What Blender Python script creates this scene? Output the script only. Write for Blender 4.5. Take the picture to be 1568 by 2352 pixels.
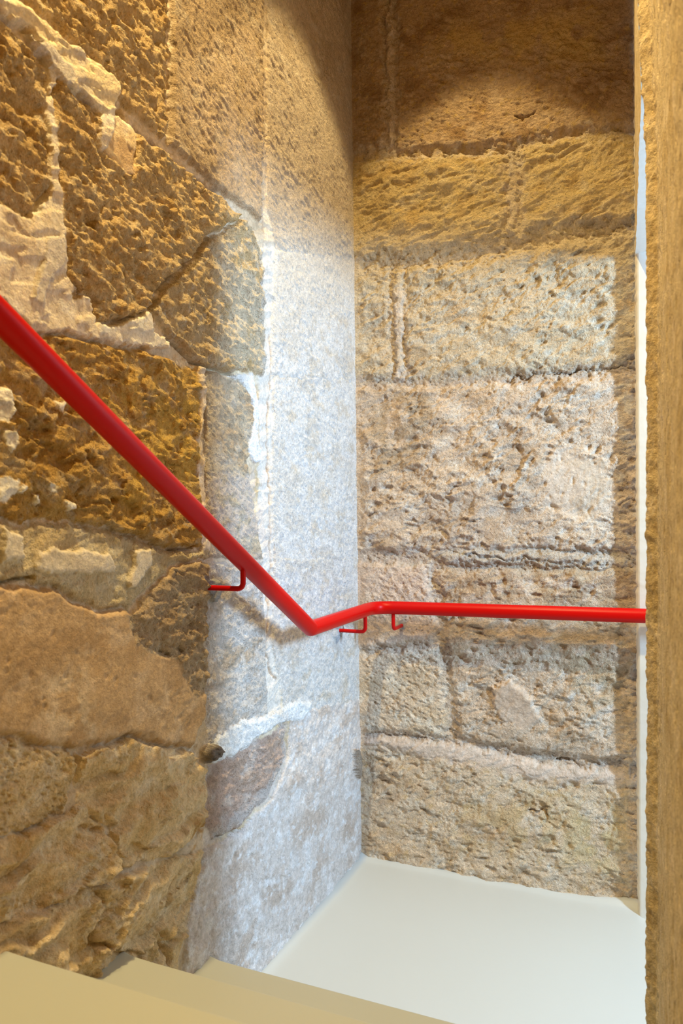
import bpy, math
import numpy as np
from mathutils import Vector, Matrix

for o in list(bpy.data.objects):
    bpy.data.objects.remove(o)
SC = bpy.context.scene
COL = SC.collection

# ------------------------------------------------------------------ camera
CX, CY, CZ = 0.95785, -2.38092, 1.1957
YAW, PIT, ROL, FPX = 0.40428, 0.0063, -0.01206, 1685.33
_F = np.array([-math.sin(YAW)*math.cos(PIT), math.cos(YAW)*math.cos(PIT), math.sin(PIT)])
_R = np.array([math.cos(YAW), math.sin(YAW), 0.0])
_U = np.cross(_R, _F)
_R2 = _R*math.cos(ROL) + _U*math.sin(ROL)
_U2 = -_R*math.sin(ROL) + _U*math.cos(ROL)
cd = bpy.data.cameras.new('camera')
cd.sensor_fit = 'VERTICAL'; cd.sensor_height = 36.0
cd.lens = FPX/2352*36.0
cd.clip_start = 0.02
cd.dof.use_dof = True; cd.dof.focus_distance = 2.1; cd.dof.aperture_fstop = 5.4
cam = bpy.data.objects.new('camera', cd); COL.objects.link(cam)
M = Matrix(((_R2[0], _U2[0], -_F[0], CX), (_R2[1], _U2[1], -_F[1], CY), (_R2[2], _U2[2], -_F[2], CZ), (0, 0, 0, 1)))
cam.matrix_world = M
SC.camera = cam

# ------------------------------------------------------------------ world, lights, exposure
w = bpy.data.worlds.new('sky'); SC.world = w; w.use_nodes = True
w.node_tree.nodes['Background'].inputs[0].default_value = (0.55, 0.75, 1.0, 1)
w.node_tree.nodes['Background'].inputs[1].default_value = 1.0
SC.view_settings.view_transform = 'Standard'
SC.view_settings.look = 'None'
SC.view_settings.exposure = 0.27
SC.view_settings.gamma = 1.0
SC.view_settings.use_curve_mapping = False

def light(name, kind, loc, target, power, col, **kw):
    ld = bpy.data.lights.new(name, kind); ld.energy = power; ld.color = col
    for k, v in kw.items(): setattr(ld, k, v)
    o = bpy.data.objects.new(name, ld); COL.objects.link(o)
    o.location = loc
    o.rotation_euler = (Vector(target)-Vector(loc)).to_track_quat('-Z', 'Y').to_euler()
    return o
WARM = (1.0, 0.775, 0.36)
light('landing_downlight', 'SPOT', (0.43, -0.45, 3.21), (0.43, -0.45, 0), 46, WARM, spot_size=math.radians(77), spot_blend=0.25, shadow_soft_size=0.03)
light('stair_downlight', 'SPOT', (0.40, -1.62, 3.42), (0.42, -1.72, 0), 190, WARM, spot_size=math.radians(128), spot_blend=0.9, shadow_soft_size=0.03)
light('window_daylight', 'AREA', (2.46, -1.0, 1.74), (0.0, -0.45, 1.1), 70, (0.50, 0.75, 1.0), shape='RECTANGLE', size=0.12, size_y=0.48)

# ------------------------------------------------------------------ helpers
def hit(u, v, ax, val):
    """photo pixel -> point on an axis-aligned plane (used to set out features on the real wall planes)"""
    u = np.asarray(u, float); v = np.asarray(v, float)
    d = _F[None]+_R2[None]*((u.ravel()-784)/FPX)[:, None]+_U2[None]*((1176-v.ravel())/FPX)[:, None]
    C = np.array([CX, CY, CZ]); t = (val-C[ax])/d[:, ax]
    return C+d*t[:, None]
def LW(pts):
    p = np.array(pts, float); q = hit(p[:, 0], p[:, 1], 0, 0.0); return q[:, [1, 2]]
def BW(pts):
    p = np.array(pts, float); q = hit(p[:, 0], p[:, 1], 1, 0.0); return q[:, [0, 2]]

def sm(a, b, x):
    t = np.clip((x-a)/(b-a), 0, 1); return t*t*(3-2*t)

_rng = np.random.RandomState(7)
_perm = _rng.permutation(4096).astype(np.int64)
_ga = _rng.rand(4096)*2*np.pi
_GX, _GY = np.cos(_ga), np.sin(_ga)
_RX, _RY, _RI = _rng.rand(4096), _rng.rand(4096), _rng.rand(4096)
def _h(i, j, s):
    return _perm[(_perm[(i+s*131) & 4095]+j) & 4095]
def pn(x, y, s=0):
    xi = np.floor(x); yi = np.floor(y); fx = x-xi; fy = y-yi
    xi = xi.astype(np.int64); yi = yi.astype(np.int64)
    def g(a, b):
        k = _h(xi+a, yi+b, s); return _GX[k]*(fx-a)+_GY[k]*(fy-b)
    u = fx*fx*fx*(fx*(fx*6-15)+10); v = fy*fy*fy*(fy*(fy*6-15)+10)
    a = g(0, 0); b = g(1, 0); c = g(0, 1); d = g(1, 1)
    return ((a+(b-a)*u)*(1-v)+(c+(d-c)*u)*v)*1.5
def fbm(x, y, o=4, s=0, gain=.5):
    r = 0; a = 1; n = 0
    for i in range(o):
        r = r+a*pn(x*2**i+i*17.3, y*2**i-i*9.1, s+i); n += a; a *= gain
    return r/n
def billow(x, y, o=3, s=0, gain=.55):
    r = 0; a = 1; n = 0
    for i in range(o):
        r = r+a*np.abs(pn(x*2**i+i*7.7, y*2**i+i*3.1, s+i)); n += a; a *= gain
    return r/n
def worley(x, y, s=0):
    xi = np.floor(x).astype(np.int64); yi = np.floor(y).astype(np.int64)
    f1 = np.full(x.shape, 9.0); ri = np.zeros(x.shape)
    for a in (-1, 0, 1):
        for b in (-1, 0, 1):
            k = _h(xi+a, yi+b, s)
            d = np.hypot(xi+a+_RX[k]-x, yi+b+_RY[k]-y)
            m = d < f1; f1 = np.where(m, d, f1); ri = np.where(m, _RI[k], ri)
    return f1, ri
def rot(x, y, deg, sx=1, sy=1):
    c, s = math.cos(math.radians(deg)), math.sin(math.radians(deg))
    return (x*c+y*s)*sx, (-x*s+y*c)*sy

def seg_dist(x, y, P, closed):
    n = len(P); d = np.full(x.shape, 9.0)
    for i in range(n if closed else n-1):
        a = P[i]; b = P[(i+1) % n]; e = b-a; L = max(e@e, 1e-12)
        t = np.clip(((x-a[0])*e[0]+(y-a[1])*e[1])/L, 0, 1)
        d = np.minimum(d, np.hypot(x-a[0]-t*e[0], y-a[1]-t*e[1]))
    return d
def poly_sd(x, y, P):
    """positive inside"""
    d = seg_dist(x, y, P, True); ins = np.zeros(x.shape, bool); n = len(P)
    for i in range(n):
        a = P[i]; b = P[(i+1) % n]
        if a[1] == b[1]: continue
        c = ((a[1] > y) != (b[1] > y)) & (x < (b[0]-a[0])*(y-a[1])/(b[1]-a[1])+a[0]); ins ^= c
    return np.where(ins, d, -d)

# surface characters: (x, z in metres, seed) -> height in metres
def pits(x, z, s, f, amp, keep=.5, size=.5, stretch=1.0, deg=0):
    a, b = rot(x, z, deg, f, f*stretch); f1, ri = worley(a, b, s)
    r = size*(.45+.55*ri)
    return -amp*(1-sm(r*.35, r, f1))*(ri > 1-keep)
def wp(x, z, s, amp=.012, f=16):
    return x+amp*fbm(x*f, z*f, 3, s+61)*1.6, z+amp*fbm(x*f+31, z*f, 3, s+66)*1.6
def dens(x, z, s, f=7, lo=-.15, hi=.25):
    return sm(lo, hi, fbm(x*f, z*f, 3, s+77))
def grit(x, z, s, f=20, o=4, gain=.64):
    return fbm(x*f, z*f, o, s, gain)+.5*(billow(x*f*1.3, z*f*1.3, o-1, s+5, .62)-.35)
def k_crumb(x, z, s):
    a, b = rot(x, z, -14, .75, 1.35); a, b = wp(a, b, s, .010, 20)
    h = .008*fbm(a*6, b*6, 2, s+1)+.0175*grit(a, b, s, 21, 4, .66)
    return h+pits(a, b, s+9, 60, .0045, .5, .55)*dens(x, z, s)+pits(a, b, s+11, 22, .008, .35, .5, 1.3)*dens(x, z, s+4)+.0012*pn(x*230, z*230, s+3)
def k_rough(x, z, s):
    a, b = rot(x, z, -8, .8, 1.3); a, b = wp(a, b, s, .016, 12)
    t = fbm(a*13, b*15, 4, s+30, .6)
    h = .008*fbm(a*6, b*6, 2, s+1)+.014*grit(a, b, s, 15, 5, .62)+.006*sm(-.04, .05, t)
    return h+pits(a, b, s+9, 34, .005, .4, .5)*dens(x, z, s)+.001*pn(x*230, z*230, s+3)
def k_ashlar(x, z, s):
    a, b = rot(x, z, -25, .8, 1.5); a, b = wp(a, b, s, .008, 20)
    return .004*fbm(x*6, z*6, 2, s+1)+(.0035+.004*dens(x, z, s))*grit(a, b, s, 34, 4, .66)+pits(a, b, s+9, 60, .002, .4, .5, 1.5)+.0008*pn(x*230, z*230, s+2)
def k_smooth(x, z, s):
    a, b = wp(x, z, s, .02, 8)
    return .007*fbm(x*4, z*4, 3, s)+.0016*fbm(a*40, b*40, 4, s+2, .6)+.0035*dens(x, z, s, 6, .1, .3)*grit(a, b, s, 30, 4)+pits(a, b, s+9, 40, .002, .12, .35)
def k_plaster(x, z, s):
    a, b = rot(x, z, 18, .6, 1.6); a, b = wp(a, b, s, .02, 12)
    t = fbm(a*15, b*22, 3, s+4)
    return .005*fbm(x*8, z*8, 3, s)+.0035*sm(-.03, .03, t)+.003*dens(x, z, s)*grit(a, b, s, 30, 4)+.0011*fbm(x*90, z*90, 3, s+2, .6)
def k_wash(x, z, s):
    a, b = rot(x, z, -40, 1, 1.5); a, b = wp(a, b, s, .008, 20)
    return .004*fbm(x*5, z*5, 2, s+1)+(.003+.0025*dens(x, z, s))*grit(a, b, s, 36, 4, .68)+pits(a, b, s+9, 80, .0022, .2, .45)*dens(x, z, s+2)+.0007*pn(x*230, z*230, s)
def k_streak(x, z, s):
    a, b = rot(x, z, -78, .5, 1); a, b = wp(a, b, s, .012, 12)
    c = fbm(a*20, b*20, 4, s+3, .6)
    return .006*fbm(x*6, z*6, 3, s)+.003*sm(-.06, .08, c)+.005*grit(x, z, s, 26, 4, .62)
def k_tooled(x, z, s):
    a, b = rot(x, z, 6, .85, 1.2); a, b = wp(a, b, s, .014, 14)
    k = .55+.6*dens(x, z, s, 5)
    h = .010*fbm(x*6, z*7, 2, s+1)+.0125*k*grit(a, b, s, 18, 5, .62)
    h = h+pits(a, b, s+9, 24, .007, .4, .5, 1.35)*dens(x, z, s+6)+pits(a, b, s+13, 44, .0035, .4, .5, 1.4)*dens(x, z, s+9)
    t = fbm(a*9, b*20, 3, s+33); h = h+.003*sm(-.03, .03, t)*dens(x, z, s+12)
    return h+.0008*pn(x*230, z*230, s+3)
def k_ledge(x, z, s):
    a, b = rot(x, z, 12, .6, 1.25); a, b = wp(a, b, s, .016, 12)
    t = b*13+1.6*fbm(a*8, b*6, 3, s); fr = t-np.floor(t); saw = fr*(1-sm(.75, 1.0, fr))
    return .008*fbm(x*7, z*7, 2, s+1)+.006*saw*dens(x, z, s+8)+.011*grit(a, b, s, 18, 5, .62)+pits(a, b, s+9, 30, .004, .35, .5, 1.4)*dens(x, z, s+2)+.0008*pn(x*230, z*230, s+3)
def k_rubble(x, z, s):
    a, b = rot(x, z, 3, .6, 1.15); a, b = wp(a, b, s, .03, 9)
    t = b*10+1.2*fbm(a*7, b*6, 3, s); fr = t-np.floor(t); saw = fr*(1-sm(.7, 1.0, fr))
    f1, ri = worley(a*11, b*11, s+21)
    flat = dens(x, z, s+40, 8, -.1, .15)
    return .020*saw+.020*(ri-.5)*(1-sm(.35, .7, f1))+.012*fbm(x*10, z*10, 3, s+4, .6)+(.009+.014*flat)*grit(a, b, s, 20, 5, .66)+pits(a, b, s+9, 30, .006, .3, .5, 1.3)*flat
KIND = dict(crumb=k_crumb, rough=k_rough, ashlar=k_ashlar, smooth=k_smooth, plaster=k_plaster, wash=k_wash,
            streak=k_streak, tooled=k_tooled, ledge=k_ledge, rubble=k_rubble)
BUMP = dict(crumb=1., rough=1., ashlar=.85, smooth=.4, plaster=.45, wash=.75, streak=.6, tooled=1., ledge=1., rubble=.8)

# ------------------------------------------------------------------ materials
def stone_mat():
    m = bpy.data.materials.new('limestone'); m.use_nodes = True
    nt = m.node_tree; N = nt.nodes; L = nt.links; b = N['Principled BSDF']
    b.inputs['Roughness'].default_value = .93
    b.inputs['Specular IOR Level'].default_value = .12
    at = N.new('ShaderNodeAttribute'); at.attribute_name = 'albedo'
    geo = N.new('ShaderNodeNewGeometry')
    def noise(sc, det, rough=.6):
        n = N.new('ShaderNodeTexNoise'); n.inputs['Scale'].default_value = sc
        n.inputs['Detail'].default_value = det; n.inputs['Roughness'].default_value = rough
        L.new(geo.outputs['Position'], n.inputs['Vector']); return n
    n1 = noise(140, 4, .65); n2 = noise(420, 3, .7); n3 = noise(38, 4, .6)
    r = N.new('ShaderNodeMapRange'); r.inputs[1].default_value = .3; r.inputs[2].default_value = .7
    r.inputs[3].default_value = .80; r.inputs[4].default_value = 1.16; L.new(n1.outputs[0], r.inputs[0])
    r2 = N.new('ShaderNodeMapRange'); r2.inputs[1].default_value = .3; r2.inputs[2].default_value = .7
    r2.inputs[3].default_value = .90; r2.inputs[4].default_value = 1.10; L.new(n3.outputs[0], r2.inputs[0])
    mu = N.new('ShaderNodeMath'); mu.operation = 'MULTIPLY'; L.new(r.outputs[0], mu.inputs[0]); L.new(r2.outputs[0], mu.inputs[1])
    vm = N.new('ShaderNodeVectorMath'); vm.operation = 'SCALE'
    L.new(at.outputs['Color'], vm.inputs[0]); L.new(mu.outputs[0], vm.inputs['Scale'])
    L.new(vm.outputs[0], b.inputs['Base Color'])
    ad = N.new('ShaderNodeMath'); ad.operation = 'MULTIPLY_ADD'; ad.inputs[1].default_value = .35
    L.new(n2.outputs[0], ad.inputs[0]); L.new(n1.outputs[0], ad.inputs[2])
    n4 = noise(170, 2, .5)
    pr = N.new('ShaderNodeMapRange'); pr.interpolation_type = 'SMOOTHSTEP'; pr.inputs[1].default_value = .30; pr.inputs[2].default_value = .42
    L.new(n4.outputs[0], pr.inputs[0])
    a2 = N.new('ShaderNodeMath'); a2.operation = 'MULTIPLY_ADD'; a2.inputs[1].default_value = .30
    L.new(pr.outputs[0], a2.inputs[0]); L.new(ad.outputs[0], a2.inputs[2]); ad = a2
    bp = N.new('ShaderNodeBump'); bp.inputs['Distance'].default_value = .0095
    L.new(at.outputs['Alpha'], bp.inputs['Strength']); L.new(ad.outputs[0], bp.inputs['Height'])
    L.new(bp.outputs[0], b.inputs['Normal'])
    return m
STONE = stone_mat()
def simple(name, col, rough, bump=0, scale=60, var=.04, spec=.5, coat=0, patch=0):
    m = bpy.data.materials.new(name); m.use_nodes = True
    nt = m.node_tree; N = nt.nodes; L = nt.links; b = N['Principled BSDF']
    b.inputs['Roughness'].default_value = rough; b.inputs['Specular IOR Level'].default_value = spec
    b.inputs['Coat Weight'].default_value = coat; b.inputs['Coat Roughness'].default_value = .25
    geo = N.new('ShaderNodeNewGeometry')
    n = N.new('ShaderNodeTexNoise'); n.inputs['Scale'].default_value = scale*.06 if patch else scale; n.inputs['Detail'].default_value = 5
    L.new(geo.outputs['Position'], n.inputs['Vector'])
    r = N.new('ShaderNodeMapRange'); r.inputs[1].default_value = .3; r.inputs[2].default_value = .7
    r.inputs[3].default_value = 1-var; r.inputs[4].default_value = 1+var; L.new(n.outputs[0], r.inputs[0])
    vm = N.new('ShaderNodeVectorMath'); vm.operation = 'SCALE'; vm.inputs[0].default_value = col
    L.new(r.outputs[0], vm.inputs['Scale']); L.new(vm.outputs[0], b.inputs['Base Color'])
    if bump:
        n2 = N.new('ShaderNodeTexNoise'); n2.inputs['Scale'].default_value = scale; n2.inputs['Detail'].default_value = 4
        L.new(geo.outputs['Position'], n2.inputs['Vector'])
        bp = N.new('ShaderNodeBump'); bp.inputs['Strength'].default_value = bump; bp.inputs['Distance'].default_value = .004
        L.new(n2.outputs[0], bp.inputs['Height']); L.new(bp.outputs[0], b.inputs['Normal'])
    return m
FLOORM = simple('cream_floor_paint', (.505, .51, .45), .42, .05, 30, .015, .3, patch=1)
WHITE = simple('white_wall_paint', (.82, .83, .83), .6, .15, 60, .01, .3)
RED = simple('red_gloss_paint', (.52, .0015, .001), .34, .02, 120, .01, .18)
CEIL = simple('ceiling_plaster', (.55, .42, .28), .9, .2, 20, .06, .1)

def obj(name, verts, faces, mat, parent=None, kind=None, label=None, smooth=False):
    me = bpy.data.meshes.new(name); me.from_pydata([tuple(v) for v in verts], [], [tuple(f) for f in faces]); me.update()
    me.materials.append(mat)
    if smooth: me.polygons.foreach_set('use_smooth', [True]*len(me.polygons))
    o = bpy.data.objects.new(name, me); COL.objects.link(o)
    if parent: o.parent = parent
    if kind: o['kind'] = kind
    if label: o['label'] = label
    return o
def grid_obj(name, P, C, mask, parent=None, kind=None, label=None, flip=False):
    """P (n,m,3) points, C (n,m,4) colours, mask (n-1,m-1): the faces of this piece"""
    n, m = P.shape[:2]; idx = np.arange(n*m).reshape(n, m)
    I, J = np.nonzero(mask)
    q = np.stack([idx[I, J], idx[I+1, J], idx[I+1, J+1], idx[I, J+1]], 1)
    if flip: q = q[:, ::-1]
    u, inv = np.unique(q.ravel(), return_inverse=True)
    V = P.reshape(-1, 3)[u]; CC = C.reshape(-1, 4)[u]; nf = len(q)
    me = bpy.data.meshes.new(name)
    me.vertices.add(len(V)); me.vertices.foreach_set('co', V.astype(np.float32).ravel())
    me.loops.add(nf*4); me.loops.foreach_set('vertex_index', inv.astype(np.int32).ravel())
    me.polygons.add(nf); me.polygons.foreach_set('loop_start', np.arange(0, nf*4, 4, dtype=np.int32))
    me.polygons.foreach_set('use_smooth', np.ones(nf, bool))
    me.update(calc_edges=True)
    ca = me.color_attributes.new('albedo', 'FLOAT_COLOR', 'POINT')
    ca.data.foreach_set('color', CC.astype(np.float32).ravel())
    me.materials.append(STONE)
    o = bpy.data.objects.new(name, me); COL.objects.link(o)
    if parent: o.parent = parent
    if kind: o['kind'] = kind
    if label: o['label'] = label
    return o

class Wall:
    """a rough wall as a relief over (x, z); features are laid over it one after another"""
    def __init__(s, xs, zs, conv, base_kind, base_col, seed, warp=.006, cblend=.15):
        s.cblend = cblend
        s.X, s.Z = np.meshgrid(xs, zs, indexing='ij'); s.conv = conv; s.seed = seed
        s.H = KIND[base_kind](s.X, s.Z, seed)-.004
        s.lab = np.zeros(s.X.shape, int); s.parts = [None]
        s.A = np.zeros(s.X.shape+(4,)); s.A[..., 3] = BUMP[base_kind]
        s.A[..., :3] = s.tint(s.X, s.Z, base_col, seed)
        s.wx = warp*fbm(s.X*20, s.Z*20, 5, 40, .6)*2.6; s.wz = warp*fbm(s.X*20+50, s.Z*20, 5, 44, .6)*2.6
    def tint(s, x, z, col, seed):
        cs = [np.array(c, float) for c in col]
        t = fbm(x*7, z*9, 4, seed+3)
        c = cs[0][None]+(cs[1]-cs[0])[None]*sm(-.05, .35, t)[..., None]
        if len(cs) > 2:
            t = fbm(x*13+9, z*17, 4, seed+6, .6); c = c+(cs[2]-c)*(.9*sm(.0, .40, t))[..., None]
        if len(cs) > 3:
            t = fbm(x*34+3, z*40, 4, seed+8, .7); c = c+(cs[3]-c)*(.7*sm(.1, .42, t))[..., None]
        return c*(1+.22*fbm(x*60, z*60, 4, seed+5, .8))[..., None]
    def piece(s, name, pts, kind, col, off=0, edge=.008, label=None, amp=1.0, seed=None, raw=False):
        P = s.conv(pts) if not raw else np.array(pts, float)
        seed = s.seed+len(s.parts)*23 if seed is None else seed
        i0, i1 = np.searchsorted(s.X[:, 0], [P[:, 0].min()-.05, P[:, 0].max()+.05])
        j0, j1 = np.searchsorted(s.Z[0], [P[:, 1].min()-.05, P[:, 1].max()+.05])
        if i1-i0 < 2 or j1-j0 < 2: return
        sl = (slice(i0, i1), slice(j0, j1)); x, z = s.X[sl], s.Z[sl]
        sd = poly_sd(x+s.wx[sl], z+s.wz[sl], P)
        mh = sm(-edge*.4, edge, sd)
        h = KIND[kind](x, z, seed)*amp+off
        s.H[sl] = s.H[sl]*(1-mh)+h*mh
        ce = max(.0012, edge*s.cblend); mc = sm(-ce, ce, sd+edge*s.cblend*1.6*fbm(x*45, z*45, 3, 95))[..., None]
        c = s.tint(x, z, col, seed)
        s.A[sl+(slice(0, 3),)] = s.A[sl+(slice(0, 3),)]*(1-mc)+c*mc
        s.A[sl+(3,)] = s.A[sl+(3,)]*(1-mc[..., 0])+BUMP[kind]*mc[..., 0]
        s.parts.append((name, label)); s.lab[sl][sd > 0] = len(s.parts)-1
    def groove(s, pts, width, depth, col=None, wob=1.0):
        P = s.conv(pts); W = width
        d = seg_dist(s.X+s.wx*wob, s.Z+s.wz*wob, P, False)
        wv = W*(.65+.7*np.abs(pn(s.X*25, s.Z*25, 71)))
        s.H -= depth*np.exp(-(d/wv)**2)
        if col is not None:
            m = (np.exp(-(d/(wv*1.1))**2)*.85)[..., None]; s.A[..., :3] = s.A[..., :3]*(1-m)+np.array(col)*m
    def bulge(s, pt, rad, amp):
        p = s.conv([pt])[0]; s.H += amp*np.exp(-(((s.X-p[0])/rad[0])**2+((s.Z-p[1])/rad[1])**2))
    def stain(s, pts, col, soft=.03, k=.8, freq=20, thr=-.2):
        P = s.conv(pts); sd = poly_sd(s.X+s.wx*2, s.Z+s.wz*2, P)
        m = (k*sm(-soft, soft, sd)*sm(thr, thr+.25, fbm(s.X*freq, s.Z*freq, 4, 90)))[..., None]
        s.A[..., :3] = s.A[..., :3]*(1-m)+np.array(col)*m
    def make(s, topname, place, kind, flip):
        P = place(s.X, s.H, s.Z)
        f = s.lab[:-1, :-1]
        root = grid_obj(topname, P, s.A, f == 0, None, kind, None, flip)
        for k, pr in enumerate(s.parts):
            if pr is None: continue
            mk = f == k
            if mk.sum() < 4: continue
            grid_obj(pr[0], P, s.A, mk, root, None, pr[1], flip)
        return root
def graded(a, b, d0, d1):
    """coordinates from a to b, spacing growing from d0 to d1"""
    out = [a]; 
    while out[-1] < b:
        t = (out[-1]-a)/(b-a); out.append(out[-1]+d0+(d1-d0)*t)
    out[-1] = b; return np.array(out)

# palettes (albedo)
OCH = [(.65, .45, .225), (.57, .37, .155), (.68, .50, .28), (.68, .56, .38)]
OCH2 = [(.80, .60, .35), (.72, .51, .27), (.84, .68, .48), (.60, .40, .20)]
ORA = [(.62, .385, .125), (.54, .31, .085), (.60, .44, .25), (.62, .50, .34)]
TAN = [(.50, .37, .24), (.43, .31, .19), (.56, .45, .33)]
PALE = [(.74, .63, .49), (.68, .55, .40), (.80, .73, .62)]
GREYP = [(.60, .53, .46), (.56, .49, .43)]
BROWN = [(.52, .35, .195), (.44, .285, .15), (.60, .43, .27)]
WHT = [(.76, .75, .76), (.70, .66, .63), (.66, .58, .5)]
WHITE_ = [(.82, .83, .86), (.74, .74, .76)]
PINK = [(.58, .43, .36), (.50, .36, .28), (.68, .59, .55)]
WSH = [(.69, .67, .67), (.63, .59, .56), (.62, .55, .48), (.80, .80, .82)]
GRAYT = [(.54, .45, .34), (.46, .35, .24), (.58, .51, .43), (.42, .36, .28)]

LOW = [(.86, .65, .38), (.76, .54, .27), (.88, .72, .5), (.60, .40, .19)]
# ------------------------------------------------------------------ left wall
xs = graded(-1.78, 0.03, .0026, .0042); xs = np.concatenate([np.linspace(-3.6, -1.79, 60), xs])
zs = np.concatenate([np.arange(-.06, 3.06, .0029), np.linspace(3.09, 3.5, 10)])
W = Wall(xs, zs, LW, 'plaster', [(.68, .55, .40), (.60, .46, .30), (.72, .63, .52)], 3)
p = W.piece
p('stone_block', [(-1500, -900), (380, -900), (380, 322), (300, 258), (262, 215), (170, 100), (60, 0), (-300, -330), (-1500, -1300)], 'crumb', OCH, .014, amp=1.15)
p('stone_block', [(393, -900), (604, -900), (603, 300), (598, 505), (500, 432), (393, 336)], 'ashlar', TAN, .016, label='smoother tan stone with a straight left edge')
p('stone_block', [(622, -1100), (850, -1100), (850, 610), (640, 575), (618, 480)], 'ashlar', [(.60, .48, .36), (.54, .42, .30), (.66, .55, .44)], .004)
p('stone_block', [(636, 572), (860, 598), (860, 875), (632, 868), (630, 720)], 'wash', WSH, .003, .008)
p('stone_block', [(634, 866), (860, 872), (860, 1288), (636, 1284), (630, 1100)], 'wash', WSH, .003, .003)
p('stone_block', [(634, 1282), (860, 1286), (860, 1610), (660, 1650), (630, 1480)], 'wash', WSH, .003, .003)
p('stone_block', [(-1500, -1100), (-300, -260), (0, 42), (60, 100), (106, 160), (108, 300), (110, 440), (60, 500), (-1500, 620)], 'crumb', OCH, .012, amp=1.2)
p('stone_block', [(122, 168), (240, 280), (235, 345), (300, 412), (316, 305), (400, 372), (500, 444), (560, 500), (480, 540), (440, 588), (365, 662), (343, 690), (338, 712), (290, 735), (215, 742), (215, 690), (152, 640), (150, 560), (128, 480), (134, 420), (118, 280)], 'crumb', OCH, .018, amp=1.2)
p('stone_block', [(484, 546), (560, 504), (603, 572), (612, 860), (545, 852), (500, 848), (445, 828), (420, 795), (388, 768), (350, 712), (372, 674), (447, 600)], 'crumb', [(.62, .45, .25), (.57, .40, .2), (.64, .52, .36), (.68, .6, .5)], .014)
p('stone_block', [(246, 258), (300, 288), (312, 325), (306, 405), (284, 408), (238, 345)], 'smooth', OCH2, .016)
p('plaster_patch', [(240, 322), (272, 318), (304, 345), (304, 405), (285, 404), (272, 380)], 'smooth', BROWN, .014, .004)
p('stone_block', [(-1500, 700), (-300, 600), (20, 756), (160, 776), (330, 806), (440, 842), (460, 860), (455, 1130), (465, 1180), (462, 1255), (385, 1260), (300, 1228), (200, 1200), (0, 1190), (-300, 1180), (-1500, 1170)], 'rough', ORA, .010, amp=1.2)
p('stone_block', [(474, 846), (530, 866), (575, 890), (586, 940), (588, 1000), (572, 1060), (588, 1150), (606, 1284), (475, 1282)], 'ashlar', GRAYT, .006, label='narrow grey-tan stone')
p('stone_block', [(-1500, 1340), (0, 1342), (120, 1352), (200, 1396), (300, 1405), (365, 1335), (410, 1292), (472, 1290), (475, 1500), (470, 1640), (440, 1722), (300, 1690), (230, 1710), (170, 1722), (0, 1685), (-300, 1675), (-1500, 1670)], 'smooth', BROWN, .018, .012, label='smooth brown stone')
p('stone_block', [(350, 1352), (412, 1294), (472, 1292), (476, 1590), (440, 1600), (400, 1520), (300, 1480), (290, 1420)], 'crumb', [(.52, .38, .24), (.46, .31, .17), (.6, .46, .3)], .014, .010)
p('stone_block', [(480, 1292), (608, 1292), (616, 1500), (622, 1640), (560, 1672), (490, 1722), (476, 1640)], 'crumb', [(.70, .65, .62), (.60, .51, .43), (.54, .43, .33), (.80, .79, .80)], .002, amp=.45)
p('stone_block', [(480, 1755), (540, 1727), (640, 1680), (658, 1662), (660, 1740), (620, 1830), (545, 1908), (492, 1928), (474, 1900)], 'crumb', PINK, .005, .014, label='pinkish brown pitted stone', amp=.75)
p('stone_block', [(478, 1948), (545, 1916), (625, 1838), (668, 1740), (668, 1640), (860, 1600), (860, 1990), (860, 2200), (600, 2500), (420, 2600), (430, 2200), (445, 2080)], 'streak', [(.66, .59, .56), (.56, .46, .40), (.76, .73, .74), (.84, .84, .88)], .004, .006)
p('stone_block', [(-1500, 1680), (0, 1692), (172, 1728), (172, 1790), (150, 1870), (60, 1902), (-300, 1998), (-1500, 2315)], 'ashlar', LOW, .010, .006, amp=2.0)
p('stone_block', [(-1500, 2320), (-300, 2000), (60, 1908), (152, 1876), (185, 1850), (240, 1900), (250, 2000), (106, 2086), (-300, 2212), (-1500, 2740)], 'rubble', LOW, .005, .004, amp=1.25)
p('stone_block', [(180, 1735), (300, 1698), (440, 1728), (468, 1762), (464, 1900), (400, 1960), (262, 1990), (244, 1896), (182, 1848)], 'rubble', LOW, .006, .004, amp=1.1)
p('stone_block', [(-1500, 2750), (-300, 2215), (110, 2088), (256, 2008), (400, 1966), (436, 1960), (420, 2080), (360, 2200), (240, 2330), (-300, 2700)], 'rubble', LOW, .003, .004, amp=1.25)
p('stone_block', [(440, 1968), (476, 1952), (440, 2100), (420, 2200), (410, 2600), (200, 2600), (365, 2206), (426, 2085)], 'rubble', LOW, .000, amp=1.0)
# mortar and plaster smeared over the joints
p('plaster_patch', [(-900, -900), (-300, -330), (38, 0), (105, 58), (180, 115), (250, 172), (268, 200), (262, 242), (248, 300), (228, 268), (180, 215), (140, 188), (105, 140), (60, 70), (0, 36), (-300, -250)], 'plaster', [(.78, .64, .42), (.72, .57, .36), (.62, .54, .46)], .019, .006, label='pale yellow plaster band')
p('plaster_patch', [(60, 82), (105, 112), (150, 150), (160, 178), (140, 190), (105, 150)], 'smooth', GREYP, .022, .004)
p('plaster_patch', [(104, 148), (124, 166), (118, 225), (126, 300), (134, 400), (138, 470), (112, 482), (108, 420), (108, 300), (98, 235), (110, 220)], 'plaster', PALE, .014, .004)
p('plaster_patch', [(222, 262), (258, 250), (250, 318), (240, 345), (225, 350), (215, 300)], 'plaster', PALE, .02, .004)
p('plaster_patch', [(-900, 560), (0, 470), (60, 500), (105, 462), (135, 452), (140, 495), (152, 560), (150, 640), (190, 672), (215, 700), (216, 742), (262, 752), (290, 738), (330, 712), (350, 752), (383, 778), (386, 796), (330, 800), (250, 786), (160, 768), (70, 762), (0, 690), (-900, 640)], 'plaster', PALE, .012, .004, label='pale trowelled plaster patch')
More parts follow.
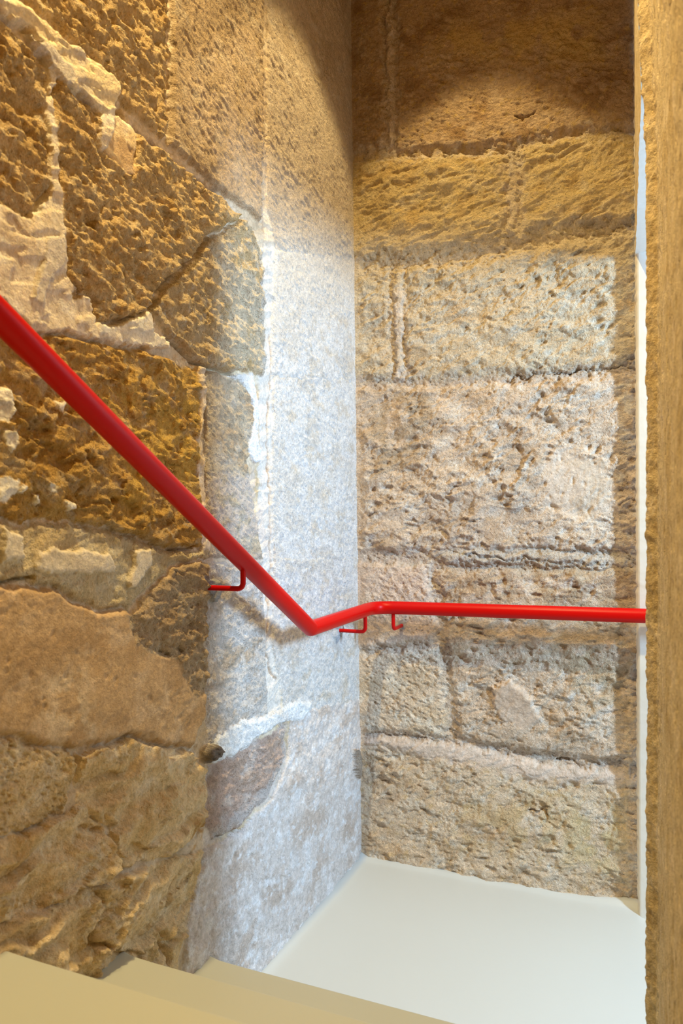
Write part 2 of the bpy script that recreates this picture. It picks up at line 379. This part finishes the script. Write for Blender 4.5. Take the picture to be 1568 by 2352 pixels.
p('plaster_patch', [(168, 664), (188, 668), (188, 684), (170, 690), (156, 678)], 'rough', OCH2, .002, .005)
p('plaster_patch', [(100, 540), (145, 545), (142, 600), (120, 640), (92, 700), (62, 690), (92, 600)], 'smooth', GREYP, .018, .003)
p('plaster_patch', [(218, 740), (262, 752), (330, 716), (350, 752), (380, 780), (384, 798), (300, 792), (225, 770)], 'plaster', [(.78, .70, .58), (.72, .62, .50), (.8, .76, .68)], .017, .005)
p('plaster_patch', [(456, 842), (471, 842), (471, 925), (462, 985), (470, 1090), (472, 1284), (456, 1284), (456, 1130), (452, 1060), (458, 960)], 'plaster', [(.70, .60, .50), (.76, .68, .6)], .010, .003, label='pale vertical mortar joint')
p('plaster_patch', [(520, 857), (540, 862), (584, 858), (594, 900), (598, 960), (594, 1000), (602, 1062), (588, 1066), (568, 1030), (584, 975), (584, 940), (572, 890), (545, 872)], 'wash', WHITE_, .007, .003, label='white plaster smear')
p('plaster_patch', [(478, 1742), (500, 1692), (560, 1656), (620, 1642), (690, 1606), (720, 1615), (700, 1650), (640, 1668), (560, 1722), (500, 1752)], 'wash', WHITE_, .009, .010, label='white plaster smear')
p('mortar_bed', [(-1500, 1176), (-300, 1182), (0, 1196), (200, 1206), (300, 1234), (390, 1266), (465, 1262), (476, 1284), (412, 1288), (360, 1330), (296, 1402), (200, 1390), (120, 1348), (0, 1336), (-1500, 1336)], 'ledge', [(.72, .58, .36), (.68, .52, .30), (.76, .66, .48)], .012, .012, amp=.75)
for q in ([(0, 1215), (42, 1222), (44, 1290), (0, 1292)], [(300, 1262), (335, 1258), (340, 1300), (318, 1325), (290, 1350), (282, 1340), (300, 1300)], [(80, 1265), (180, 1262), (240, 1270), (255, 1310), (150, 1318), (75, 1310)]):
    p('plaster_patch', q, 'smooth', [(.72, .63, .50), (.68, .57, .42)], .020, .004)
for q in ([(-20, 880), (22, 900), (30, 950), (8, 975), (-20, 960)], [(-20, 1085), (30, 1100), (36, 1140), (0, 1158), (-20, 1150)], [(138, 1145), (160, 1150), (164, 1172), (142, 1175)], [(105, 1114), (122, 1118), (124, 1132), (110, 1134)], [(33, 1118), (52, 1112), (52, 1130), (36, 1138)], [(70, 1130), (88, 1132), (82, 1158), (74, 1150)], [(122, 920), (142, 926), (138, 945), (124, 938)], [(0, 985), (35, 990), (30, 1030), (10, 1045), (0, 1020)]):
    p('plaster_patch', q, 'plaster', [(.80, .74, .64), (.76, .70, .6)], .018, .003)
p('pebble', [(466, 1735), (474, 1718), (492, 1710), (505, 1718), (500, 1732), (485, 1742), (470, 1750)], 'rough', [(.34, .29, .25), (.24, .20, .17)], .026, .006, label='grey pebble set in the plaster')
p('cement_patch', [(458, 1322), (474, 1326), (484, 1330), (498, 1330), (508, 1348), (500, 1364), (496, 1384), (484, 1386), (474, 1366), (470, 1348), (462, 1342)], 'plaster', [(.30, .30, .31), (.22, .22, .24)], .012, .003, label='grey cement patch')
p('cement_patch', [(770, 1430), (784, 1430), (790, 1446), (784, 1470), (774, 1476), (766, 1460), (774, 1448)], 'plaster', [(.38, .40, .44), (.30, .32, .36)], .007, .002, label='grey cement patch')
p('stone_chip', [(812, 1722), (826, 1720), (834, 1745), (832, 1780), (820, 1792), (811, 1765)], 'rough', [(.48, .38, .3), (.38, .28, .2)], .022, .003)
# cracks, open joints and holes
W.stain([(598, 560), (642, 560), (648, 1640), (606, 1640)], (.70, .66, .63), .008, .9, 30, -.6)
W.stain([(660, 1640), (668, 1740), (630, 1830), (480, 1945), (470, 1925), (600, 1830), (650, 1740)], (.62, .56, .54), .012, .9, 30, -.6)
G = W.groove
G([(262, 245), (300, 280), (350, 322), (400, 368), (455, 410), (500, 440)], .006, .030)
G([(266, 250), (284, 262)], .011, .04)
G([(480, 545), (440, 592), (410, 622), (364, 668)], .0042, .022, wob=.6)
G([(352, 680), (364, 690), (350, 706)], .006, .03, wob=.3)
G([(386, 772), (420, 800), (445, 832), (490, 846), (540, 860)], .0038, .024, wob=.5)
G([(0, 1337), (72, 1326)], .003, .02, wob=.3)
G([(388, 1266), (430, 1262), (444, 1252)], .003, .02, wob=.3)
RB = (.52, .33, .19)
G([(607, 430), (612, 545), (608, 640), (612, 720), (605, 790)], .004, .006, RB)
G([(628, 770), (628, 880), (620, 960), (624, 1080), (628, 1160), (628, 1290), (622, 1400), (618, 1500), (640, 1560)], .0042, .008, RB)
G([(476, 930), (480, 1010)], .005, .012, (.42, .30, .2))
G([(658, 1660), (664, 1700), (664, 1735), (640, 1790)], .006, .010)
G([(500, 1925), (545, 1912), (560, 1905)], .006, .014)
G([(444, 1965), (400, 2000), (380, 2080)], .008, .012)
G([(205, 2175), (240, 2165)], .008, .03)
G([(370, 2170), (392, 2190), (400, 2210)], .010, .03)
G([(215, 2040), (232, 2075)], .007, .02)
G([(250, 1155), (262, 1150)], .005, .02)
W.stain([(250, 900), (460, 860), (460, 1150), (250, 1200)], (.70, .44, .10), .05, .8, 14)
W.stain([(425, 1885), (465, 1890), (470, 1930), (440, 1960)], (.50, .27, .08), .01, .9)
W.stain([(480, 1080), (600, 1080), (640, 1280), (480, 1280)], (.62, .54, .50), .03, .7)
W.stain([(480, 560), (612, 560), (612, 860), (500, 850)], (.66, .58, .46), .05, .7, 10, -.3)
W.stain([(480, 100), (610, 60), (610, 500), (500, 420), (400, 250)], (.60, .46, .34), .05, .6)
W.stain([(100, 1550), (190, 1550), (215, 1700), (90, 1690)], (.66, .52, .36), .03, .7)
W.stain([(634, 520), (860, 520), (860, 700), (634, 700)], (.68, .62, .56), .14, 1.0, 9, -1.5)
W.stain([(634, 250), (860, 250), (860, 480), (634, 480)], (.63, .52, .41), .12, .9, 9, -1.0)
W.bulge((440, 1300), (.10, .12), .010)
W.bulge((300, 1950), (.18, .08), .02)
W.bulge((250, 2120), (.2, .05), .02)
# ease the relief towards the corner so the two walls meet cleanly
e = sm(-.05, 0, W.X); W.H = W.H*(1-.7*e)+.002*e
wl = W.make('wall_left', lambda X, H, Z: np.stack([H-.008, X, Z], -1), 'structure', True)

# ------------------------------------------------------------------ back wall
xs = np.arange(-.03, .965, .0031)
zs = np.concatenate([np.arange(-.04, 3.2, .0031), np.linspace(3.23, 3.5, 8)])
B = Wall(xs, zs, BW, 'ashlar', [(.60, .49, .41), (.55, .44, .35), (.68, .6, .52)], 301, warp=.010, cblend=1.2)
B.H *= 1.5
p = B.piece
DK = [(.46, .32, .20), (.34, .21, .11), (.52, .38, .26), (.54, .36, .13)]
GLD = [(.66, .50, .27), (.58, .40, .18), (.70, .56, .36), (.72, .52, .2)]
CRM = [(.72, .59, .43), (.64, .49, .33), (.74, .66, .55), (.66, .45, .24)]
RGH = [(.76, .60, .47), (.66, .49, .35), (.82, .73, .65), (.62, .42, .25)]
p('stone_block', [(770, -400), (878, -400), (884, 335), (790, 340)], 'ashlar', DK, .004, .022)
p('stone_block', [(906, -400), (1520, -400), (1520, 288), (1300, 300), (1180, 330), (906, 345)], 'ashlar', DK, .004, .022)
p('stone_block', [(780, 362), (905, 360), (1168, 345), (1166, 540), (1000, 572), (900, 585), (780, 592)], 'ledge', GLD, .006, .022)
p('stone_block', [(1188, 338), (1300, 310), (1520, 298), (1520, 500), (1300, 512), (1190, 535)], 'ledge', GLD, .006, .022, amp=.8)
p('stone_block', [(790, 622), (892, 616), (902, 868), (800, 872)], 'tooled', CRM, .003, .022)
p('stone_block', [(928, 616), (1100, 600), (1300, 548), (1520, 520), (1520, 826), (1300, 848), (1100, 862), (928, 872)], 'tooled', CRM, .004, .022)
p('stone_block', [(800, 892), (1100, 880), (1300, 868), (1520, 846), (1520, 1262), (800, 1270)], 'tooled', RGH, .005, .022, amp=1.1)
p('stone_block', [(800, 1288), (972, 1296), (1003, 1400), (1003, 1470), (800, 1500)], 'wash', [(.68, .54, .45), (.62, .49, .41), (.74, .62, .53)], .007, .022, amp=1.3, label='smoother pinkish stone')
p('stone_block', [(800, 1508), (1003, 1480), (1020, 1600), (1030, 1694), (800, 1680)], 'ashlar', [(.78, .63, .49), (.70, .55, .40), (.82, .74, .64)], .004, .022, amp=1.3)
p('stone_block', [(1000, 1306), (1520, 1304), (1520, 1768), (1250, 1738), (1050, 1700), (1022, 1480)], 'tooled', RGH, .005, .022, amp=.95)
p('stone_block', [(800, 1702), (1040, 1728), (1250, 1768), (1520, 1800), (1520, 2240), (800, 2060)], 'tooled', [(.84, .66, .49), (.74, .54, .36), (.86, .75, .63), (.80, .56, .29)], .004, .022, amp=.9)
p('plaster_patch', [(1122, 1580), (1170, 1560), (1215, 1600), (1240, 1655), (1200, 1672), (1140, 1655)], 'smooth', [(.56, .45, .37), (.52, .41, .33)], .010, .008, label='smooth pinkish plaster patch')
p('plaster_patch', [(1300, 1020), (1400, 1060), (1410, 1180), (1320, 1210), (1240, 1150), (1250, 1060)], 'smooth', [(.60, .50, .42), (.56, .46, .37)], .004, .030, amp=1.5)
p('plaster_patch', [(830, 1690), (1060, 1712), (1250, 1758), (1460, 1778), (1460, 1800), (1250, 1800), (1060, 1752), (830, 1712)], 'plaster', [(.66, .54, .46), (.70, .58, .50)], .004, .018, label='pinkish mortar band', amp=.7)
p('plaster_patch', [(1000, 1262), (1280, 1268), (1440, 1280), (1440, 1310), (1250, 1300), (1040, 1296), (985, 1280)], 'ledge', [(.64, .55, .47), (.68, .6, .53)], .006, .016, amp=.8)
p('plaster_patch', [(898, 620), (925, 618), (925, 866), (905, 868)], 'ashlar', [(.70, .58, .48), (.66, .54, .42)], .005, .012, amp=.9, label='pale vertical mortar joint')
p('plaster_patch', [(1166, 340), (1186, 336), (1190, 538), (1166, 545)], 'ashlar', [(.62, .5, .36), (.58, .45, .3)], .005, .012, amp=.9)
p('plaster_patch', [(884, -400), (903, -400), (903, 330), (886, 336)], 'ashlar', [(.58, .45, .34), (.54, .41, .3)], .005, .012, amp=.9)
p('cement_patch', [(918, 1424), (928, 1418), (934, 1428), (930, 1442), (920, 1444)], 'plaster', [(.34, .33, .34), (.26, .26, .28)], .008, .003, label='grey cement patch')
p('plaster_patch', [(1436, 1800), (1446, 1500), (1446, 2140), (1436, 2130)], 'smooth', [(.60, .48, .34), (.56, .44, .3)], .004, .01)
G = B.groove
G([(1040, 1272), (1120, 1282), (1260, 1290), (1400, 1296)], .005, .008)
G([(1270, 860), (1300, 858), (1330, 846)], .004, .010)
G([(1180, 265), (1220, 262)], .005, .01)
G([(830, 1686), (950, 1696), (1060, 1714)], .0022, .004)
G([(1215, 1866), (1260, 1862), (1262, 1880)], .005, .012)
G([(978, 1300), (1008, 1400)], .012, -.005, (.70, .63, .57))
G([(1180, 1118), (1200, 1090), (1215, 1050)], .006, -.008)
G([(830, 600), (1000, 592), (1130, 570), (1300, 535), (1460, 505)], .020, .008, wob=2)
G([(1160, 868), (1280, 862), (1340, 846), (1460, 838)], .008, .007, wob=2)
G([(1270, 1750), (1300, 1748)], .004, .012)
B.stain([(1200, 1300), (1460, 1300), (1460, 1700), (1300, 1600)], (.56, .42, .26), .08, .6, 14)  # darker brown stone, with part of the shade here painted into the colour
B.stain([(1000, 60), (1350, 20), (1400, 140), (1200, 130), (1000, 120)], (.60, .42, .16), .05, .7, 9)
B.stain([(1300, 1850), (1430, 1850), (1430, 2020), (1300, 1980)], (.70, .55, .28), .06, .6, 12)
B.H[:] = B.H*1.35-.003
B.stain([(860, 880), (1010, 900), (1000, 1010), (870, 1120), (840, 1000)], (.52, .38, .25), .05, .75, 12)
B.stain([(1130, 990), (1210, 1000), (1260, 1140), (1180, 1120)], (.56, .43, .33), .03, .8, 10)
B.stain([(1000, 1310), (1460, 1310), (1460, 1400), (1010, 1400)], (.50, .35, .22), .04, .7, 16)
B.stain([(960, 1180), (1200, 1150), (1300, 1230), (980, 1260)], (.58, .46, .38), .05, .6, 10)
B.stain([(1000, 1420), (1450, 1440), (1450, 1540), (1000, 1500)], (.54, .41, .29), .05, .6, 14)
B.stain([(1050, 1840), (1300, 1820), (1300, 1960), (1050, 1950)], (.70, .50, .26), .06, .6, 16)
B.stain([(830, 1750), (900, 1760), (900, 1850), (830, 1840)], (.52, .38, .27), .02, .7, 14)
B.stain([(820, 380), (900, 380), (900, 560), (820, 560)], (.50, .34, .14), .05, .6, 14)
B.stain([(1150, 380), (1200, 380), (1200, 560), (1150, 560)], (.58, .46, .36), .04, .7, 10)
B.stain([(800, 540), (1480, 470), (1480, 610), (800, 690)], (.68, .55, .38), .06, .85, 9, -.8)
B.bulge((1120, 1120), (.14, .05), .012)
B.bulge((1330, 1000), (.08, .12), -.008)
B.bulge((1250, 1740), (.18, .03), -.012)
B.bulge((1180, 1900), (.14, .06), .012)
B.bulge((900, 1180), (.05, .1), .006)
e = sm(.035, .0, B.X); B.H = B.H*(1-.6*e)-.002*e
bw = B.make('wall_back', lambda X, H, Z: np.stack([X, -(H-.008), Z], -1), 'structure', False)

# ------------------------------------------------------------------ newel wall (near, right) and lintel over the opening
def sil_x(z):       # plan position of the arris at each height, on y = -0.93
    q = hit([1464, 1472, 1480, 1483, 1483, 1484, 1482], [-20, 205, 350, 500, 1176, 1700, 2352], 1, -.93)
    return np.interp(z, q[::-1, 2], q[::-1, 0])
NEW = [(.62, .48, .28), (.54, .40, .21), (.70, .56, .37), (.44, .31, .15)]
zz = np.concatenate([np.arange(-.05, 2.5, .0036), np.linspace(2.52, 3.5, 50)])
# path in plan: end face (hidden side), arris, side face
path = [(.60, 0, -.93)] 
pu = [0.0]; pp = [(.40, 0.0)]
plan = [(.36, .0), (.006, .0), (.0, -.003), (.0035, -.010), (.019, -.024), (.022, -.05), (.044, -.52), (.075, -1.0), (.20, -2.6)]
seg = [np.linspace(0, 1, n, endpoint=False) for n in (6, 3, 4, 10, 12, 150, 60, 20)]
PX, PY = [], []
for (a, b), t in zip(zip(plan[:-1], plan[1:]), seg):
    PX += list(a[0]+(b[0]-a[0])*t); PY += list(a[1]+(b[1]-a[1])*t)
PX.append(plan[-1][0]); PY.append(plan[-1][1]); PX = np.array(PX); PY = np.array(PY)
tx = np.gradient(PX); ty = np.gradient(PY); ln = np.hypot(tx, ty); nx, ny = ty/ln, -tx/ln     # outward (-x on the side face)
S = np.concatenate([[0], np.cumsum(np.hypot(np.diff(PX), np.diff(PY)))])
SS, ZZ = np.meshgrid(S, zz, indexing='ij')
side = sm(.40, .46, SS)[...]
H1 = .0045*fbm(SS*40, ZZ*34, 4, 600, .6)+.005*(billow(SS*60, ZZ*48, 3, 610)-.3)
H2 = 1.5*(.0016*fbm(SS*14, ZZ*9, 3, 620)+.0016*(billow(SS*34, ZZ*30, 3, 630)-.3))+pits(SS, ZZ, 640, 40, .003, .4, .4, .6)+.002*fbm(SS*5, ZZ*3, 2, 655)
H = H1*(1-side)+H2*side+.002*fbm(SS*0+3, ZZ*7, 3, 650)
Pn = np.stack([sil_x(ZZ)+PX[:, None]+H*nx[:, None], -.93+PY[:, None]+H*ny[:, None], ZZ], -1)
tt = Wall.tint(None, SS, ZZ*.8, NEW, 660)
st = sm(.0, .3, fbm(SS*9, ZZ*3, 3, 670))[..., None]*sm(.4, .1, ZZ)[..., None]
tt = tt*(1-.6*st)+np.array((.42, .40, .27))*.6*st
Cn = np.concatenate([tt, np.full(SS.shape+(1,), .55)], -1)
mk = np.ones((len(S)-1, len(zz)-1), bool)
lastb = None
courses = [-.1, .42, .86, 1.31, 1.78, 2.2, 2.62, 3.05, 3.6]
wr = None
zc = ZZ[:-1, :-1]+.006*fbm(SS[:-1, :-1]*20, ZZ[:-1, :-1]*3, 2, 680)
for k in range(len(courses)-1):
    m = mk & (zc >= courses[k]) & (zc < courses[k+1])
    if k == 0:
        wr = grid_obj('wall_right', Pn, Cn, m, None, 'structure')
    else:
        grid_obj('stone_block', Pn, Cn, m, wr)

# lintel: a long stone bridging the opening between newel wall and back wall, face turned to the stairwell
ly = np.linspace(-.935, .0, 90); lz = np.concatenate([np.arange(1.965, 2.95, .008), np.linspace(2.96, 3.5, 20)])
LY, LZ = np.meshgrid(ly, lz, indexing='ij')
zq = hit([1455, 1456, 1458], [-40, 100, 560], 1, -.02)
xb = np.interp(LZ, zq[::-1, 2], zq[::-1, 0]); xf = sil_x(LZ)
t = (LY+.935)/.935
LX = xf*(1-t)+xb*t-.0018*fbm(LY*12, LZ*20, 3, 700)-.003*(billow(LY*24, LZ*24, 3, 705)-.3)*sm(.02, .08, LY+.93)
tt = Wall.tint(None, LY, LZ, NEW, 720)
PL = np.stack([LX, LY, LZ], -1); CL = np.concatenate([tt, np.full(LY.shape+(1,), .55)], -1)
lin = grid_obj('lintel_stone', PL, CL, np.ones((len(ly)-1, len(lz)-1), bool), wr, None, 'long stone lintel above the opening')
# underside and far side of the lintel
UX, UY = np.meshgrid(np.linspace(0, 1, 20), ly, indexing='ij')
x0 = LX[:, 0][None, :]; PU = np.stack([x0+(1.34-x0)*UX, UY, 1.965+.0015*fbm(UX*9, UY*9, 2, 730)*np.minimum(1, UX*8)], -1)
grid_obj('lintel_stone', PU, np.concatenate([Wall.tint(None, UX, UY, NEW, 740), np.full(UX.shape+(1,), .5)], -1), np.ones((19, len(ly)-1), bool), wr)
sof = [o for o in COL.objects if o.name.startswith('lintel_stone')][-1]; sof.data.materials.clear(); sof.data.materials.append(WHITE)
sof.name = 'soffit'; sof['label'] = 'white plastered underside of the opening'

# ------------------------------------------------------------------ plain shell: jamb wall, landing beyond, ceiling, window
def box(name, a, b, mat, parent=None, kind=None, label=None):
    x0, y0, z0 = a; x1, y1, z1 = b
    v = [(x0, y0, z0), (x1, y0, z0), (x1, y1, z0), (x0, y1, z0), (x0, y0, z1), (x1, y0, z1), (x1, y1, z1), (x0, y1, z1)]
    return obj(name, v, [(0, 3, 2, 1), (4, 5, 6, 7), (0, 1, 5, 4), (1, 2, 6, 5), (2, 3, 7, 6), (3, 0, 4, 7)], mat, parent, kind, label)
# white plastered wall that starts at the end of the stone wall, 4 cm proud of it, with an uneven plaster edge
zj = np.arange(-.02, 3.5, .006); n = len(zj)
q = hit([1458, 1462, 1464, 1466, 1468], [-40, 600, 1200, 1800, 2110], 1, -.04)
xl = np.interp(zj, q[::-1, 2], q[::-1, 0])
rag = .004*fbm(zj*22, zj*0, 4, 800, .65)+.003*pn(zj*60, zj*0+3, 801)
cols = [(xl-.006+rag*1.2, np.full(n, -.004)), (xl-.004+rag, np.full(n, -.022)), (xl+.001+rag*.3, np.full(n, -.036)), (xl+.006, np.full(n, -.040)), (np.full(n, 1.6), np.full(n, -.040)), (np.full(n, 2.5), np.full(n, -.040))]
V = []; F = []
for cx_, cy_ in cols: V += [(a, b+.0006*math.sin(c*9), c) for a, b, c in zip(cx_, cy_, zj)]
for i in range(len(cols)-1):
    for j in range(n-1): F.append((i*n+j, (i+1)*n+j, (i+1)*n+j+1, i*n+j+1))
PLE = simple('cream_plaster_edge', (.76, .68, .56), .8, .2, 80, .04, .2)
wb = obj('wall_landing', V, F, WHITE, kind='structure', smooth=True)
wb.data.materials.append(PLE)
for k, pl in enumerate(wb.data.polygons):
    if k < 2*(n-1): pl.material_index = 1
# landing end wall with the window opening
WY0, WY1, WZ0, WZ1 = -1.14, -.86, 1.5, 1.98
for a, b in (((2.5, -3.0, -.02), (2.6, WY0, 3.5)), ((2.5, WY1, -.02), (2.6, .0, 3.5)), ((2.5, WY0, -.02), (2.6, WY1, WZ0)), ((2.5, WY0, WZ1), (2.6, WY1, 3.5))):
    box('wall_end', a, b, WHITE, kind='structure')
fr = box('window_1', (2.50, WY0, WZ0), (2.56, WY0+.015, WZ1), WHITE, kind='structure')
for a, b in (((2.5, WY1-.015, WZ0), (2.56, WY1, WZ1)), ((2.5, WY0, WZ0), (2.56, WY1, WZ0+.015)), ((2.5, WY0, WZ1-.015), (2.56, WY1, WZ1))):
    box('window_frame', a, b, WHITE, fr)
box('ceiling', (-.05, -3.6, 3.48), (2.6, .05, 3.58), CEIL, kind='structure')
box('wall_rear', (-.05, -3.7, -.1), (2.6, -3.6, 3.5), CEIL, kind='structure')

# landing floor: cream painted slab with a small cove where it meets the stone
fx = np.concatenate([np.linspace(-.01, .05, 9), np.linspace(.08, .8, 20), np.linspace(.82, .93, 12), np.linspace(1.0, 2.6, 10)])
fy = np.concatenate([np.linspace(-3.0, -1.0, 8), np.linspace(-.97, -.1, 30), np.linspace(-.08, .02, 14)])
FX, FY = np.meshgrid(fx, fy, indexing='ij')
cv = .010*np.exp(-np.clip(FX, 0, 9)/.010)+.010*np.exp(-np.clip(-FY, 0, 9)/.010)*(FX < .93)
# raised fillet of floor screed near the jamb
cv = cv+.020*np.exp(-((FX-.90)/.12)**2)*np.exp(-np.clip(-FY, 0, 9)/.022)*(FX < .91)
cv = np.minimum(cv, .028)
n, m = FX.shape; idx = np.arange(n*m).reshape(n, m)
F = [(idx[i, j], idx[i+1, j], idx[i+1, j+1], idx[i, j+1]) for i in range(n-1) for j in range(m-1)]
LANDM = simple('landing_floor_paint_daylit', (.53, .54, .53), .42, .05, 30, .015, .3, patch=1)  # same paint as the steps, with the landing's cooler light put into its colour
obj('floor', np.stack([FX, FY, cv], -1).reshape(-1, 3), F, LANDM, kind='structure', smooth=True)

# ------------------------------------------------------------------ stairs
stair = bpy.data.objects.new('staircase', None); COL.objects.link(stair); stair.location = (.48, -.931, 0)
stair['label'] = 'cream-painted steps descending to the landing beside the rough stone wall'; stair['category'] = 'stairs'
RISE = .175; NOSE = [-.931, -1.231, -1.531, -1.86, -2.16, -2.46, -2.76]
for k, y in enumerate(NOSE):
    z = RISE*(k+1); yb = NOSE[k+1]-.03 if k+1 < len(NOSE) else y-.6; r = .007
    prof = [(y, RISE*k-.01)]+[(y-r+r*math.cos(a), z-r+r*math.sin(a)) for a in np.linspace(0, math.pi/2, 7)]+[(yb, z), (yb, RISE*k-.01)]
    xa = [-.006, .006, .02]+list(np.linspace(.08, .93, 12))+[1.0]
    V = []; F = []; npf = len(prof)
    for x in xa:
        lift = .006*math.exp(-max(x, 0)/.012)
        V += [(x-.48, a+.931, b+(lift if 0 < i < npf-1 else 0)) for i, (a, b) in enumerate(prof)]
    for i in range(len(xa)-1):
        for j in range(npf-1): F.append((i*npf+j, i*npf+j+1, (i+1)*npf+j+1, (i+1)*npf+j))
    F.append(tuple(range(npf))[::-1]); F.append(tuple((len(xa)-1)*npf+i for i in range(npf)))
    o = obj('step', V, F, FLOORM, stair, smooth=False)
    o.data.polygons.foreach_set('use_smooth', [True]*(len(F)-2)+[False]*2)
    o.data.set_sharp_from_angle(angle=math.radians(40))

# ------------------------------------------------------------------ handrail
def fillet(P, r, n=8):
    P = [Vector(q) for q in P]; out = [P[0]]
    for i in range(1, len(P)-1):
        rr = r[i] if isinstance(r, (list, tuple)) else r
        a = (P[i-1]-P[i]).normalized(); b = (P[i+1]-P[i]).normalized(); ang = a.angle(b)
        d = rr/math.tan(ang/2); s = P[i]+a*d; e_ = P[i]+b*d
        for k in range(n+1):
            t = k/n; out.append(s*(1-t)**2+P[i]*2*t*(1-t)+e_*t*t)
    out.append(P[-1]); return out
def tube(name, P, rad, mat, parent=None, sides=28, cap=True, label=None):
    V = []; F = []; n = len(P); up = None
    for i in range(n):
        t = (P[min(i+1, n-1)]-P[max(i-1, 0)]).normalized()
        if 0 < i < n-1:
            a = (P[i]-P[i-1]).normalized(); b = (P[i+1]-P[i]).normalized(); t = (a+b).normalized()
        if up is None:
            up = Vector((0, 0, 1)) if abs(t.z) < .9 else Vector((1, 0, 0))
        up = (up-t*up.dot(t)).normalized(); sd = t.cross(up)
        for k in range(sides):
            a = 2*math.pi*k/sides; V.append(P[i]+(up*math.cos(a)+sd*math.sin(a))*rad)
    for i in range(n-1):
        for k in range(sides):
            F.append((i*sides+k, i*sides+(k+1) % sides, (i+1)*sides+(k+1) % sides, (i+1)*sides+k))
    if cap:
        F.append(tuple(range(sides))); F.append(tuple((n-1)*sides+k for k in range(sides))[::-1])
    o = obj(name, V, F, mat, parent, None, label, True)
    o.data.set_sharp_from_angle(angle=math.radians(60)); return o
rail = bpy.data.objects.new('handrail', None); COL.objects.link(rail)
rail['label'] = 'round red-painted metal handrail bent along both rough stone walls'; rail['category'] = 'handrail'
RD = .0212; D = .093; ZR = .893
P1 = Vector((D, -.583, ZR)); P0 = hit([0], [727], 0, .12)[0]; dirv = (Vector(P0)-P1).normalized()
PA = P1+dirv*2.2
pth = fillet([PA, P1, (D, -.088, ZR), (1.9, -.088, .905)], [0, .022, .075, 0], 16)
tube('rail', pth, RD, RED, rail, 36)
def bracket(A, E, Tp):
    """A on the wall, E elbow under the rail, Tp point on the rail axis"""
    tube('bracket', fillet([A, E, Tp], .016, 6), .0062, RED, rail, 16)
by = hit([480], [1350], 0, .012)[0]
tz = P1.z+(P1.y-by[1])*(dirv.z/-dirv.y)
dx = D+(P1.y-by[1])*(dirv.x/-dirv.y)
bracket((-.012, by[1], by[2]), (dx, by[1], by[2]), (dx, by[1], tz-.005))
b2 = hit([780], [1448], 0, .003)[0]
bracket((-.012, b2[1], b2[2]), (D, b2[1], b2[2]), (D, b2[1], ZR))
b3 = hit([922], [1437], 1, -.003)[0]
bracket((b3[0], .012, b3[2]), (b3[0], -.088, b3[2]), (b3[0], -.088, ZR))
